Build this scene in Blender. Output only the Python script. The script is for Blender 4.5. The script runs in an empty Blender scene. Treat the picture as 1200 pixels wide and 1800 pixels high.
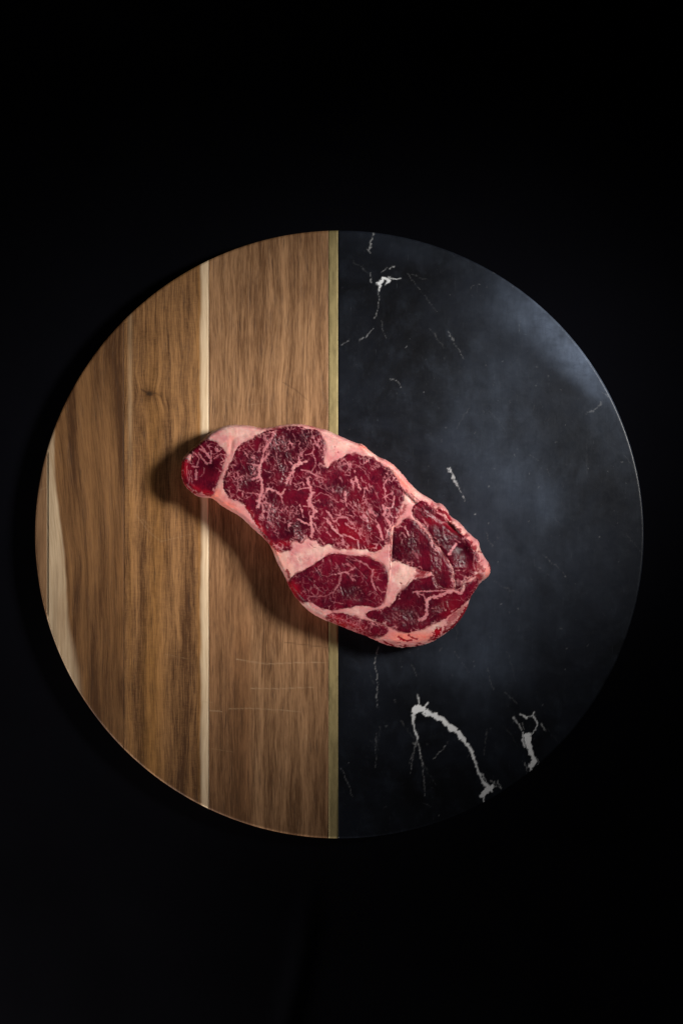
import bpy, math
import numpy as np

# ------------------------------------------------------------------ units
S = 0.35 / 1070.0            # metres per photograph pixel on the plane of the board's top (z = 0)
HC = 1800 * S * 50 / 36      # camera height above the board for a 50 mm lens
CX, CY = 600.0, 900.0        # photograph centre
scene = bpy.context.scene
COL = scene.collection

# ------------------------------------------------------------------ camera
cam = bpy.data.cameras.new("camera"); cam.lens = 50; cam.sensor_fit = 'VERTICAL'; cam.sensor_height = 36; cam.sensor_width = 24
cam.clip_start = 0.01; cam.clip_end = 50
co = bpy.data.objects.new("camera", cam); COL.objects.link(co); co.location = (0, 0, HC)
scene.camera = co

# ------------------------------------------------------------------ world and lamps
w = bpy.data.worlds.new("World"); scene.world = w; w.use_nodes = True
w.node_tree.nodes["Background"].inputs[0].default_value = (0.75, 0.85, 1.0, 1)
w.node_tree.nodes["Background"].inputs[1].default_value = 0.016

def area(name, loc, target, sx, sy, power, color):
    l = bpy.data.lights.new(name, 'AREA'); l.shape = 'RECTANGLE'; l.size = sx; l.size_y = sy
    l.energy = power; l.color = color
    o = bpy.data.objects.new(name, l); COL.objects.link(o); o.location = loc
    from mathutils import Vector
    d = Vector(target) - Vector(loc)
    o.rotation_euler = d.to_track_quat('-Z', 'Y').to_euler()
    return o
KEY = area("key_softbox", (0.50, 0.16, 0.50), (0.0, 0.028, 0), 0.155, 0.18, 0.335, (1.0, 0.96, 0.905))
KEY.data.spread = math.radians(28)
FILL = area("fill_strip", (-0.42, -0.52, 0.075), (0.0, -0.03, 0.012), 0.30, 0.08, 2.7, (1.0, 0.92, 0.86))

vs = scene.view_settings
vs.view_transform = 'Standard'; vs.look = 'None'; vs.exposure = 0; vs.gamma = 1
scene.render.engine = 'CYCLES'

# ------------------------------------------------------------------ numpy helpers
rng = np.random.RandomState(7)
def _hash(ix, iy, seed):
    n = (ix.astype(np.int64) * 374761393 + iy.astype(np.int64) * 668265263 + seed * 974634777) & 0x7fffffff
    n = ((n ^ (n >> 13)) * 1274126177) & 0x7fffffff
    n = ((n ^ (n >> 16)) * 69069) & 0x7fffffff
    return ((n >> 5) & 0xffff) / 65535.0
def vnoise(x, y, seed=0):                      # gradient noise, about -0.7 .. 0.7
    ix = np.floor(x); iy = np.floor(y); fx = x - ix; fy = y - iy
    u = fx**3 * (fx * (fx * 6 - 15) + 10); v = fy**3 * (fy * (fy * 6 - 15) + 10)
    def g(dx, dy):
        a = _hash(ix + dx, iy + dy, seed) * 2 * math.pi
        return np.cos(a) * (fx - dx) + np.sin(a) * (fy - dy)
    return (g(0,0)*(1-u) + g(1,0)*u)*(1-v) + (g(0,1)*(1-u) + g(1,1)*u)*v
def fbm(x, y, o=4, seed=0, gain=0.5):
    r = 0; a = 1.0
    for k in range(o):
        r = r + a * vnoise(x * 2**k, y * 2**k, seed + 17 * k); a *= gain
    return r
def ridged(x, y, o=3, seed=0):
    r = 0; a = 1.0
    for k in range(o):
        r = r + a * (1 - np.abs(vnoise(x * 2**k, y * 2**k, seed + 31 * k)) * 2.4); a *= 0.5
    return r / 1.75
def worley(x, y, seed=0):                      # F2 - F1
    ix = np.floor(x); iy = np.floor(y)
    f1 = np.full(x.shape, 9.0); f2 = np.full(x.shape, 9.0)
    for dx in (-1, 0, 1):
        for dy in (-1, 0, 1):
            px = ix + dx + _hash(ix + dx, iy + dy, seed); py = iy + dy + _hash(ix + dx, iy + dy, seed + 5)
            d = np.hypot(px - x, py - y)
            f2 = np.minimum(f2, np.maximum(f1, d)); f1 = np.minimum(f1, d)
    return f2 - f1
def sstep(a, b, x):
    t = np.clip((x - a) / (b - a), 0, 1); return t * t * (3 - 2 * t)
def smooth_poly(P, n=1):                       # Chaikin corner cutting
    P = np.array(P, float)
    for _ in range(n):
        Q = np.roll(P, -1, 0)
        P = np.stack([0.75 * P + 0.25 * Q, 0.25 * P + 0.75 * Q], 1).reshape(-1, 2)
    return P
def sdf(P, X, Y):                              # positive inside
    d = np.full(X.shape, 1e9); s = np.zeros(X.shape, bool)
    n = len(P)
    for i in range(n):
        ax, ay = P[i]; bx, by = P[(i + 1) % n]
        ex, ey = bx - ax, by - ay; wx, wy = X - ax, Y - ay
        t = np.clip((wx * ex + wy * ey) / (ex * ex + ey * ey + 1e-9), 0, 1)
        d = np.minimum(d, (wx - ex * t)**2 + (wy - ey * t)**2)
        c = ((ay > Y) != (by > Y)) & (X < (bx - ax) * (Y - ay) / (by - ay + 1e-12) + ax)
        s ^= c
    return np.sqrt(d) * np.where(s, 1, -1)
WOB = None
def stroke(F, X, Y, pts, w0, w1=None, val=1.0, soft=0.9):     # paints a tapering line into F (max)
    if w1 is None: w1 = w0
    pts = np.array(pts, float); n = len(pts) - 1
    x0, x1 = pts[:, 0].min() - w0 - w1 - 4, pts[:, 0].max() + w0 + w1 + 4
    y0, y1 = pts[:, 1].min() - w0 - w1 - 4, pts[:, 1].max() + w0 + w1 + 4
    m = (X > x0) & (X < x1) & (Y > y0) & (Y < y1)
    if not m.any(): return
    x = X[m]; y = Y[m]; r = np.zeros(x.shape); wn = np.clip(0.95 + 1.0 * WOB[m], 0.25, 1.9) if WOB is not None and WOB.shape == X.shape else 1.0
    if n == 0:
        d = np.hypot(x - pts[0, 0], y - pts[0, 1]); r = sstep(w0 + soft, w0 - soft, d)
    for i in range(n):
        ax, ay = pts[i]; bx, by = pts[i + 1]; ex, ey = bx - ax, by - ay
        t = np.clip(((x - ax) * ex + (y - ay) * ey) / (ex * ex + ey * ey + 1e-9), 0, 1)
        d = np.hypot(x - ax - ex * t, y - ay - ey * t); u = (i + t) / n
        hw = 0.5 * (w0 * (1 - u) + w1 * u) * wn
        r = np.maximum(r, 1 - sstep(hw - soft * 0.6, hw + soft, d))
    F[m] = np.maximum(F[m], r * val)
def T8(ox, oy, pts, k=8.0): return [(ox + a / k, oy + b / k) for a, b in pts]
A = lambda *p: T8(310, 740, p); B = lambda *p: T8(450, 740, p); C_ = lambda *p: T8(450, 880, p)
D = lambda *p: T8(590, 780, p); E = lambda *p: T8(590, 920, p); F_ = lambda *p: T8(730, 860, p)
G = lambda *p: T8(700, 1000, p); H_ = lambda *p: T8(490, 960, p)

# ------------------------------------------------------------------ object helpers
def link(o, parent=None, **kw):
    COL.objects.link(o)
    if parent: o.parent = parent
    for k, v in kw.items(): o[k] = v
    return o
def empty(name, loc, **kw):
    o = bpy.data.objects.new(name, None); o.location = loc; o.empty_display_size = 0.02
    return link(o, None, **kw)
def np_mesh(name, V, Fq, attrs=None, mat=None, smooth=True):
    me = bpy.data.meshes.new(name); V = np.asarray(V, np.float32); Fq = np.asarray(Fq, np.int32)
    me.vertices.add(len(V)); me.vertices.foreach_set("co", V.ravel())
    me.loops.add(Fq.size); me.loops.foreach_set("vertex_index", Fq.ravel())
    me.polygons.add(len(Fq)); k = Fq.shape[1]
    me.polygons.foreach_set("loop_start", np.arange(0, Fq.size, k, dtype=np.int32))
    me.polygons.foreach_set("use_smooth", np.full(len(Fq), smooth))
    for n, a in (attrs or {}).items():
        at = me.attributes.new(n, 'FLOAT', 'POINT'); at.data.foreach_set("value", np.asarray(a, np.float32))
    me.update(calc_edges=True); me.validate()
    if mat: me.materials.append(mat)
    return me

# node building
class NT:
    def __init__(s, name):
        s.m = bpy.data.materials.new(name); s.m.use_nodes = True; s.t = s.m.node_tree
        s.b = s.t.nodes["Principled BSDF"]
    def new(s, typ, ins=None, **kw):
        n = s.t.nodes.new(typ)
        for k, v in kw.items(): setattr(n, k, v)
        for k, v in (ins or {}).items(): s.set(n.inputs[k], v)
        return n
    def set(s, sock, v):
        if hasattr(v, 'is_output') or isinstance(v, bpy.types.NodeSocket): s.t.links.new(v, sock)
        else: sock.default_value = v
    def attr(s, n): return s.new('ShaderNodeAttribute', attribute_name=n).outputs['Fac']
    def math(s, op, a, b=None, c=None, clamp=False):
        n = s.new('ShaderNodeMath', operation=op, use_clamp=clamp); s.set(n.inputs[0], a)
        if b is not None: s.set(n.inputs[1], b)
        if c is not None: s.set(n.inputs[2], c)
        return n.outputs[0]
    def mix(s, f, a, b, blend='MIX'):
        n = s.new('ShaderNodeMix', data_type='RGBA', blend_type=blend)
        s.set(n.inputs[0], f); s.set(n.inputs[6], a); s.set(n.inputs[7], b); return n.outputs[2]
    def coords(s, scale, rot=(0, 0, 0), vec=None):
        if vec is None: vec = s.new('ShaderNodeTexCoord').outputs['Object']
        m = s.new('ShaderNodeMapping', {'Scale': scale, 'Rotation': rot}); s.set(m.inputs['Vector'], vec)
        return m.outputs[0]
    def noise(s, vec, scale=1, detail=3, rough=0.5, dist=0):
        n = s.new('ShaderNodeTexNoise', {'Scale': scale, 'Detail': detail, 'Roughness': rough, 'Distortion': dist})
        s.set(n.inputs['Vector'], vec); return n.outputs['Fac']
    def ramp(s, f, a, b, lo=0.0, hi=1.0):
        n = s.new('ShaderNodeMapRange', {'From Min': a, 'From Max': b, 'To Min': lo, 'To Max': hi}, interpolation_type='SMOOTHSTEP')
        s.set(n.inputs[0], f); return n.outputs[0]
    def bump(s, h, strength, dist, normal=None):
        n = s.new('ShaderNodeBump', {'Strength': strength, 'Distance': dist}); s.set(n.inputs['Height'], h)
        if normal is not None: s.set(n.inputs['Normal'], normal)
        return n.outputs[0]
K = 1.0 / S     # object metres -> photograph pixels

# ------------------------------------------------------------------ materials
def wood_material(name, light, dark, orange, streak=1.0, cross=0.0, off=0.0):
    n = NT(name)
    base = n.new('ShaderNodeTexCoord').outputs['Object']
    # slow sideways wander of the grain
    wob = n.noise(n.coords((K*0.010, K*0.004, 1)), 1, 2)
    add = n.new('ShaderNodeVectorMath', operation='MULTIPLY_ADD')
    comb = n.new('ShaderNodeCombineXYZ'); n.set(comb.inputs[0], n.math('MULTIPLY_ADD', n.attr('bend'), -1/26, wob))
    n.set(add.inputs[0], comb.outputs[0]); add.inputs[1].default_value = (26*S, 0, 0); n.set(add.inputs[2], base)
    v0 = n.new('ShaderNodeVectorMath', operation='ADD'); n.set(v0.inputs[0], add.outputs[0]); v0.inputs[1].default_value = (off, off*3, off*0.7)
    v = v0.outputs[0]
    bands = n.noise(n.coords((K*0.055, K*0.0022, K*0.02), vec=v), 1, 3, 0.55)
    fibre = n.noise(n.coords((K*0.24, K*0.010, K*0.05), vec=v), 1, 6, 0.75)
    fine = n.noise(n.coords((K*0.62, K*0.030, K*0.1), vec=v), 1, 3, 0.75)
    pore = n.math('MULTIPLY', n.ramp(n.noise(n.coords((K*0.62, K*0.020, K*0.1), vec=v), 1, 3, 0.65), 0.57, 0.67), n.ramp(n.noise(n.coords((K*0.05, K*0.012, K*0.1), vec=v), 1, 2, 0.5), 0.36, 0.6, 0.25, 1.0))
    t = n.math('MULTIPLY_ADD', n.ramp(fibre, 0.38, 0.62), 0.46*streak, n.math('MULTIPLY', n.ramp(bands, 0.36, 0.64), 0.50))
    t = n.math('ADD', t, n.math('MULTIPLY', n.math('SUBTRACT', n.ramp(fine, 0.34, 0.66), 0.3), 0.42*streak))
    if cross:
        cf = n.noise(n.coords((K*0.10, K*0.42, 1), vec=v), 1, 3, 0.7)
        t = n.math('ADD', t, n.math('MULTIPLY', n.math('SUBTRACT', cf, 0.5), cross))
    t = n.math('ADD', t, n.math('MULTIPLY', n.attr('dark'), 0.9), clamp=False)
    c = n.mix(n.math('MULTIPLY', t, 0.86, clamp=True), light + (1,), dark + (1,))
    c = n.mix(n.math('MULTIPLY', n.attr('orange'), 0.75, clamp=True), c, n.mix(n.math('MULTIPLY', t, 0.8, clamp=True), orange + (1,), tuple(0.42*k for k in orange) + (1,)))
    c = n.mix(n.math('MULTIPLY', pore, 0.60*streak), c, (0.045, 0.020, 0.009, 1))
    sapc = n.mix(n.ramp(fibre, 0.3, 0.75), (0.82, 0.64, 0.43, 1), (0.60, 0.42, 0.25, 1))
    c = n.mix(n.attr('sap'), c, sapc)
    c = n.mix(n.math('MULTIPLY', n.attr('knot'), 0.9), c, (0.03, 0.014, 0.006, 1))
    c = n.mix(n.math('MULTIPLY', n.attr('scratch'), 0.55, clamp=True), c, (0.50, 0.34, 0.20, 1))
    c = n.mix(n.math('MULTIPLY', n.attr('cut'), 0.7), c, (0.05, 0.022, 0.01, 1))
    n.set(n.b.inputs['Base Color'], c)
    n.set(n.b.inputs['Roughness'], n.math('MULTIPLY_ADD', fibre, 0.22, 0.44))
    n.b.inputs['Specular IOR Level'].default_value = 0.22
    h = n.math('SUBTRACT', n.math('MULTIPLY', fibre, 0.6), n.math('ADD', n.math('MULTIPLY', pore, 0.8), n.math('ADD', n.attr('scratch'), n.attr('cut'))))
    n.set(n.b.inputs['Normal'], n.bump(h, 0.5, 0.00012))
    return n.m

WL = (0.300, 0.165, 0.082); WD = (0.085, 0.040, 0.017); WO = (0.30, 0.135, 0.055)
M_wood_far = wood_material('walnut_edge', WL, WD, WO, 0.7, 0, 1.3)
M_wood_gold = wood_material('acacia_golden', (0.270, 0.134, 0.054), (0.068, 0.028, 0.011), (0.26, 0.115, 0.036), 0.85, 0.15, 2.1)
M_wood_fig = wood_material('acacia_figured', (0.400, 0.202, 0.080), (0.086, 0.036, 0.013), (0.40, 0.185, 0.05), 1.0, 0.6, 3.7)
M_wood_main = wood_material('acacia_pale', (0.430, 0.238, 0.118), (0.125, 0.057, 0.023), WO, 1.15, 0.0, 5.2)

def brass_material():
    n = NT('brushed_brass')
    a = n.noise(n.coords((K*0.10, K*0.020, 1)), 1, 5, 0.7)
    b = n.noise(n.coords((K*0.9, K*0.05, 1)), 1, 3, 0.6)
    c = n.mix(n.ramp(a, 0.35, 0.7), (0.34, 0.265, 0.115, 1), (0.20, 0.155, 0.062, 1))
    c = n.mix(n.math('MULTIPLY', n.ramp(b, 0.5, 0.8), 0.5), c, (0.20, 0.15, 0.06, 1))
    n.set(n.b.inputs['Base Color'], c)
    n.b.inputs['Metallic'].default_value = 0.25
    n.set(n.b.inputs['Roughness'], n.math('MULTIPLY_ADD', b, 0.25, 0.52))
    n.set(n.b.inputs['Normal'], n.bump(b, 0.4, 0.00008))
    return n.m
M_brass = brass_material()

def marble_material():
    n = NT('black_marble')
    big = n.noise(n.coords((K*0.006, K*0.006, 1)), 1, 5, 0.6, 0.6)
    mid = n.noise(n.coords((K*0.03, K*0.022, 1)), 1, 6, 0.65, 0.4)
    spk = n.noise(n.coords((K*0.22, K*0.22, 1)), 1, 2, 0.5)
    mica = n.ramp(n.noise(n.coords((K*0.33, K*0.33, 1)), 1, 2, 0.5), 0.735, 0.80)
    wear = n.noise(n.coords((K*0.035, K*0.055, 1), rot=(0, 0, 0.5)), 1, 6, 0.75, 1.2)
    wear2 = n.noise(n.coords((K*0.11, K*0.016, 1), rot=(0, 0, 0.12)), 1, 5, 0.75, 0.8)
    c = n.mix(n.ramp(big, 0.35, 0.65), (0.0032, 0.0035, 0.0048, 1), (0.0082, 0.0100, 0.0150, 1))
    c = n.mix(n.math('MULTIPLY', n.ramp(mid, 0.48, 0.75), 0.35), c, (0.020, 0.026, 0.038, 1))
    c = n.mix(n.math('MULTIPLY', n.ramp(spk, 0.62, 0.78), 0.10), c, (0.06, 0.065, 0.075, 1))
    c = n.mix(n.math('MULTIPLY', mica, 0.45), c, (0.16, 0.17, 0.18, 1))
    # bluish softbox sheen painted into the base colour, broken up by oily smears
    painted_sheen = n.math('MULTIPLY', n.attr('painted_sheen'), n.math('MULTIPLY_ADD', wear, 0.6, n.math('MULTIPLY_ADD', wear2, 0.6, 0.4)))
    c = n.mix(n.math('MULTIPLY', painted_sheen, 0.15, clamp=True), c, (0.33, 0.42, 0.60, 1))
    c = n.mix(n.attr('vein'), c, n.mix(n.ramp(mid, 0.3, 0.7), (0.95, 0.96, 0.97, 1), (0.86, 0.89, 0.92, 1)))
    hair = n.math('MULTIPLY', n.ramp(n.noise(n.coords((K*0.9, K*0.012, 1), rot=(0, 0, 0.45)), 1, 2, 0.5), 0.70, 0.76), n.ramp(wear, 0.45, 0.6))
    c = n.mix(n.math('MULTIPLY', hair, 0.22), c, (0.20, 0.22, 0.26, 1))
    n.set(n.b.inputs['Base Color'], c)
    r = n.math('MULTIPLY_ADD', n.math('SUBTRACT', wear, 0.5), 0.18, n.math('MULTIPLY_ADD', mid, 0.14, 0.27))
    r = n.math('SUBTRACT', r, n.math('MULTIPLY', n.attr('painted_sheen'), 0.03))
    n.set(n.b.inputs['Roughness'], r)
    n.b.inputs['Specular IOR Level'].default_value = 0.20
    h = n.math('ADD', n.math('MULTIPLY', mid, 0.8), n.math('ADD', n.math('MULTIPLY', wear2, 0.5), n.math('MULTIPLY', spk, 0.3)))
    n.set(n.b.inputs['Normal'], n.bump(h, 0.35, 0.0002))
    return n.m
M_marble = marble_material()

def meat_material():
    n = NT('raw_beef')
    fat = n.attr('fat'); fresh = n.attr('fresh'); deep = n.attr('deep')
    fib = n.noise(n.coords((K*0.55, K*0.16, K*0.3), rot=(0, 0, -0.35)), 1, 4, 0.65, 0.5)
    fin = n.noise(n.coords((K*0.75,)*3), 1, 3, 0.6)
    blot = n.noise(n.coords((K*0.05,)*3), 1, 4, 0.6)
    lean = n.mix(n.ramp(blot, 0.35, 0.68), (0.046, 0.0011, 0.0085, 1), (0.122, 0.0022, 0.0130, 1))
    lean = n.mix(n.math('MULTIPLY', n.ramp(fib, 0.35, 0.72), 0.40), lean, (0.22, 0.016, 0.032, 1))
    lean = n.mix(n.math('MULTIPLY', deep, 0.88), lean, (0.012, 0.0012, 0.0045, 1))
    lean = n.mix(n.math('MULTIPLY', fresh, 0.8), lean, (0.40, 0.006, 0.014, 1))
    fatc = n.mix(n.ramp(n.math('ADD', blot, n.math('MULTIPLY', n.attr('cream'), -0.35)), 0.22, 0.60), (0.70, 0.42, 0.37, 1), (0.60, 0.235, 0.24, 1))
    fatc = n.mix(n.math('MULTIPLY', n.ramp(n.noise(n.coords((K*0.14,)*3), 1, 5, 0.7, 0.6), 0.48, 0.75), 0.45), fatc, (0.50, 0.13, 0.145, 1))
    fatc = n.mix(n.math('MULTIPLY', n.attr('warm'), 0.85, clamp=True), fatc, (0.84, 0.22, 0.155, 1))
    # a soft, stained edge between fat and lean
    fj = n.math('ADD', fat, n.math('MULTIPLY', n.math('SUBTRACT', fin, 0.5), 0.35))
    fm = n.ramp(fj, 0.12, 0.92)
    c = n.mix(fm, lean, n.mix(n.attr('bulk'), (0.50, 0.170, 0.195, 1), fatc))
    n.set(n.b.inputs['Base Color'], c)
    n.b.inputs['Subsurface Weight'].default_value = 0.0
    n.set(n.b.inputs['Subsurface Weight'], n.math('MULTIPLY_ADD', fat, 0.38, 0.10))
    n.b.inputs['Subsurface Radius'].default_value = (1.0, 0.28, 0.22)
    n.b.inputs['Subsurface Scale'].default_value = 0.0015
    n.set(n.b.inputs['Roughness'], n.math('MULTIPLY_ADD', fat, 0.16, n.math('MULTIPLY_ADD', fin, 0.14, n.math('MULTIPLY_ADD', n.attr('wet'), -0.09, 0.17))))
    n.set(n.b.inputs['Specular IOR Level'], n.math('MULTIPLY_ADD', n.attr('wet'), 0.46, 0.07))
    h = n.math('ADD', fib, n.math('MULTIPLY', fin, 0.7))
    st = n.math('ADD', n.math('MULTIPLY_ADD', fat, -0.25, 0.38), n.math('MULTIPLY', n.attr('wet'), 0.45))
    bp = n.bump(h, 1.0, 0.00030); bn = bp.node; n.set(bn.inputs['Strength'], st)
    n.set(n.b.inputs['Normal'], bp)
    return n.m
M_meat = meat_material()

def cloth_material():
    n = NT('black_cloth')
    a = n.noise(n.coords((6, 6, 6)), 1, 4, 0.6)
    weave = n.noise(n.coords((K*1.2, K*1.2, 1)), 1, 2, 0.5)
    n.set(n.b.inputs['Base Color'], n.mix(a, (0.0016, 0.0016, 0.0026, 1), (0.0040, 0.0041, 0.0062, 1)))
    n.b.inputs['Roughness'].default_value = 0.95
    n.b.inputs['Specular IOR Level'].default_value = 0.02
    n.set(n.b.inputs['Normal'], n.bump(weave, 0.2, 0.0002))
    return n.m
M_cloth = cloth_material()
def table_material():
    n = NT('dark_tabletop')
    a = n.noise(n.coords((30, 2, 2)), 1, 4, 0.6)
    n.set(n.b.inputs['Base Color'], n.mix(a, (0.006, 0.005, 0.005, 1), (0.012, 0.010, 0.009, 1)))
    n.b.inputs['Roughness'].default_value = 0.6
    return n.m
M_table = table_material()

# ------------------------------------------------------------------ tabletop and cloth
TB = 0.0145                                     # board thickness
def tabletop():
    x, y, z0, z1 = 0.60, 0.60, -TB - 0.034, -TB - 0.0045
    V = [(-x,-y,z0),(x,-y,z0),(x,y,z0),(-x,y,z0),(-x,-y,z1),(x,-y,z1),(x,y,z1),(-x,y,z1)]
    Fq = [(0,3,2,1),(4,5,6,7),(0,1,5,4),(1,2,6,5),(2,3,7,6),(3,0,4,7)]
    o = bpy.data.objects.new('tabletop', np_mesh('tabletop', V, Fq, mat=M_table, smooth=False)); link(o, None, kind='structure')
tabletop()
def cloth():
    nx, ny = 260, 300
    X, Y = np.meshgrid(np.linspace(-0.56, 0.56, nx), np.linspace(-0.56, 0.56, ny))
    px = X / S; py = Y / S
    r = np.hypot(X + 3.5*S, Y + 39.5*S); free = sstep(0.178, 0.26, r)
    z = 0.0024 * fbm(X * 6, Y * 6, 3, 3) + 0.0022 * np.exp(-((X + 0.045 + 0.03*np.sin(Y*9)) / 0.006)**2) * sstep(-0.17, -0.24, Y)
    z += 0.0009 * ridged(X*5 + Y*2, Y*3 - X, 2, 9)**4
    z = np.maximum(z, -0.002) * free
    th = 0.0006
    top = np.stack([X, Y, -TB - 0.0006 + z], -1).reshape(-1, 3); bot = top - (0, 0, th)
    I = np.arange(nx * ny).reshape(ny, nx)
    q = np.stack([I[:-1,:-1], I[:-1,1:], I[1:,1:], I[1:,:-1]], -1).reshape(-1, 4)
    n = nx * ny
    ring = np.concatenate([I[0,:-1], I[:-1,-1], I[-1,:0:-1], I[:0:-1,0]]); rn = np.roll(ring, -1)
    side = np.stack([ring, ring + n, rn + n, rn], -1)
    o = bpy.data.objects.new('tablecloth', np_mesh('tablecloth', np.vstack([top, bot]), np.vstack([q, q[:, ::-1] + n, side]), mat=M_cloth))
    link(o, None, label='matte black cloth with faint creases spread under the round serving board', category='cloth')
cloth()

# ------------------------------------------------------------------ the round board
BX, BY, R = 596.5, 939.5, 535.0                 # centre and radius in photograph pixels
def wx(px): return (px - CX) * S
def wy(py): return (CY - py) * S
def board_piece(name, x0, x1, step, fn, mat, parent, gap0, gap1, drop=0.0, label=None):
    """x0, x1: photograph columns; the piece is the slice of the disc between them"""
    a0 = max((x0 - BX) / R, -1.0); a1 = min((x1 - BX) / R, 1.0)
    t0 = math.asin(a0) if a0 > -1 else -math.radians(89.6); t1 = math.asin(a1) if a1 < 1 else math.radians(89.6)
    nx = max(int(abs(t1 - t0) * R / step), 6); ny = int(2 * R / step)
    sx = np.linspace(t0, t1, nx)
    ty = np.linspace(-math.pi/2, math.pi/2, ny); vy = np.sin(ty) * 0.35 + np.linspace(-1, 1, ny) * 0.65
    def pos(e, b):
        xr = np.sin(sx) * R
        lo = xr[0] + (e if gap0 else 0); hi = xr[-1] - (e if gap1 else 0)
        xx = lo + (xr - xr[0]) / (xr[-1] - xr[0]) * (hi - lo)
        rr = R - b; k = rr / R
        if not gap0: xx = np.where(xx < 0, xx * k, xx)
        if not gap1: xx = np.where(xx > 0, xx * k, xx)
        ch = np.sqrt(np.maximum(rr * rr - xx * xx, 0.01))
        return xx[None, :] + 0 * vy[:, None] + BX, BY - vy[:, None] * ch[None, :]
    PX, PY = pos(0.9, 4.2)
    V = [np.stack([wx(PX), wy(PY), np.full(PX.shape, drop)], -1).reshape(-1, 3)]
    I = np.arange(nx * ny).reshape(ny, nx)
    Fq = [np.stack([I[:-1,:-1], I[:-1,1:], I[1:,1:], I[1:,:-1]], -1).reshape(-1, 4)]
    ring = np.concatenate([I[0,:-1], I[:-1,-1], I[-1,:0:-1], I[:0:-1,0]]); L = len(ring)
    apx = [PX.ravel()]; apy = [PY.ravel()]
    prev = ring; base = nx * ny
    prof = [(0.45, 2.4, -0.35), (0.22, 1.1, -1.2), (0.10, 0.3, -2.6), (0.08, 0.0, -4.4), (0.08, 0.0, -TB/S + 4), (0.5, 2.6, -TB/S)]
    for e, b, z in prof:
        qx, qy = pos(e, b); qx = qx.ravel()[ring]; qy = qy.ravel()[ring]
        V.append(np.stack([wx(qx), wy(qy), np.full(L, z * S + drop)], -1)); apx.append(qx); apy.append(qy)
        cur = np.arange(base, base + L); base += L
        Fq.append(np.stack([prev, cur, np.roll(cur, -1), np.roll(prev, -1)], -1)); prev = cur
    V = np.vstack(V); Fq = np.vstack(Fq)
    ax = np.concatenate(apx); ay = np.concatenate(apy)
    me = np_mesh(name, V, Fq, fn(ax, ay), mat)
    o = bpy.data.objects.new(name, me); link(o, parent)
    if label: o['label'] = label
    return o

board = empty('serving_board', (0, 0, 0), category='serving board',
              label='round serving board, half wooden planks and half black marble with a brass strip between')

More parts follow.
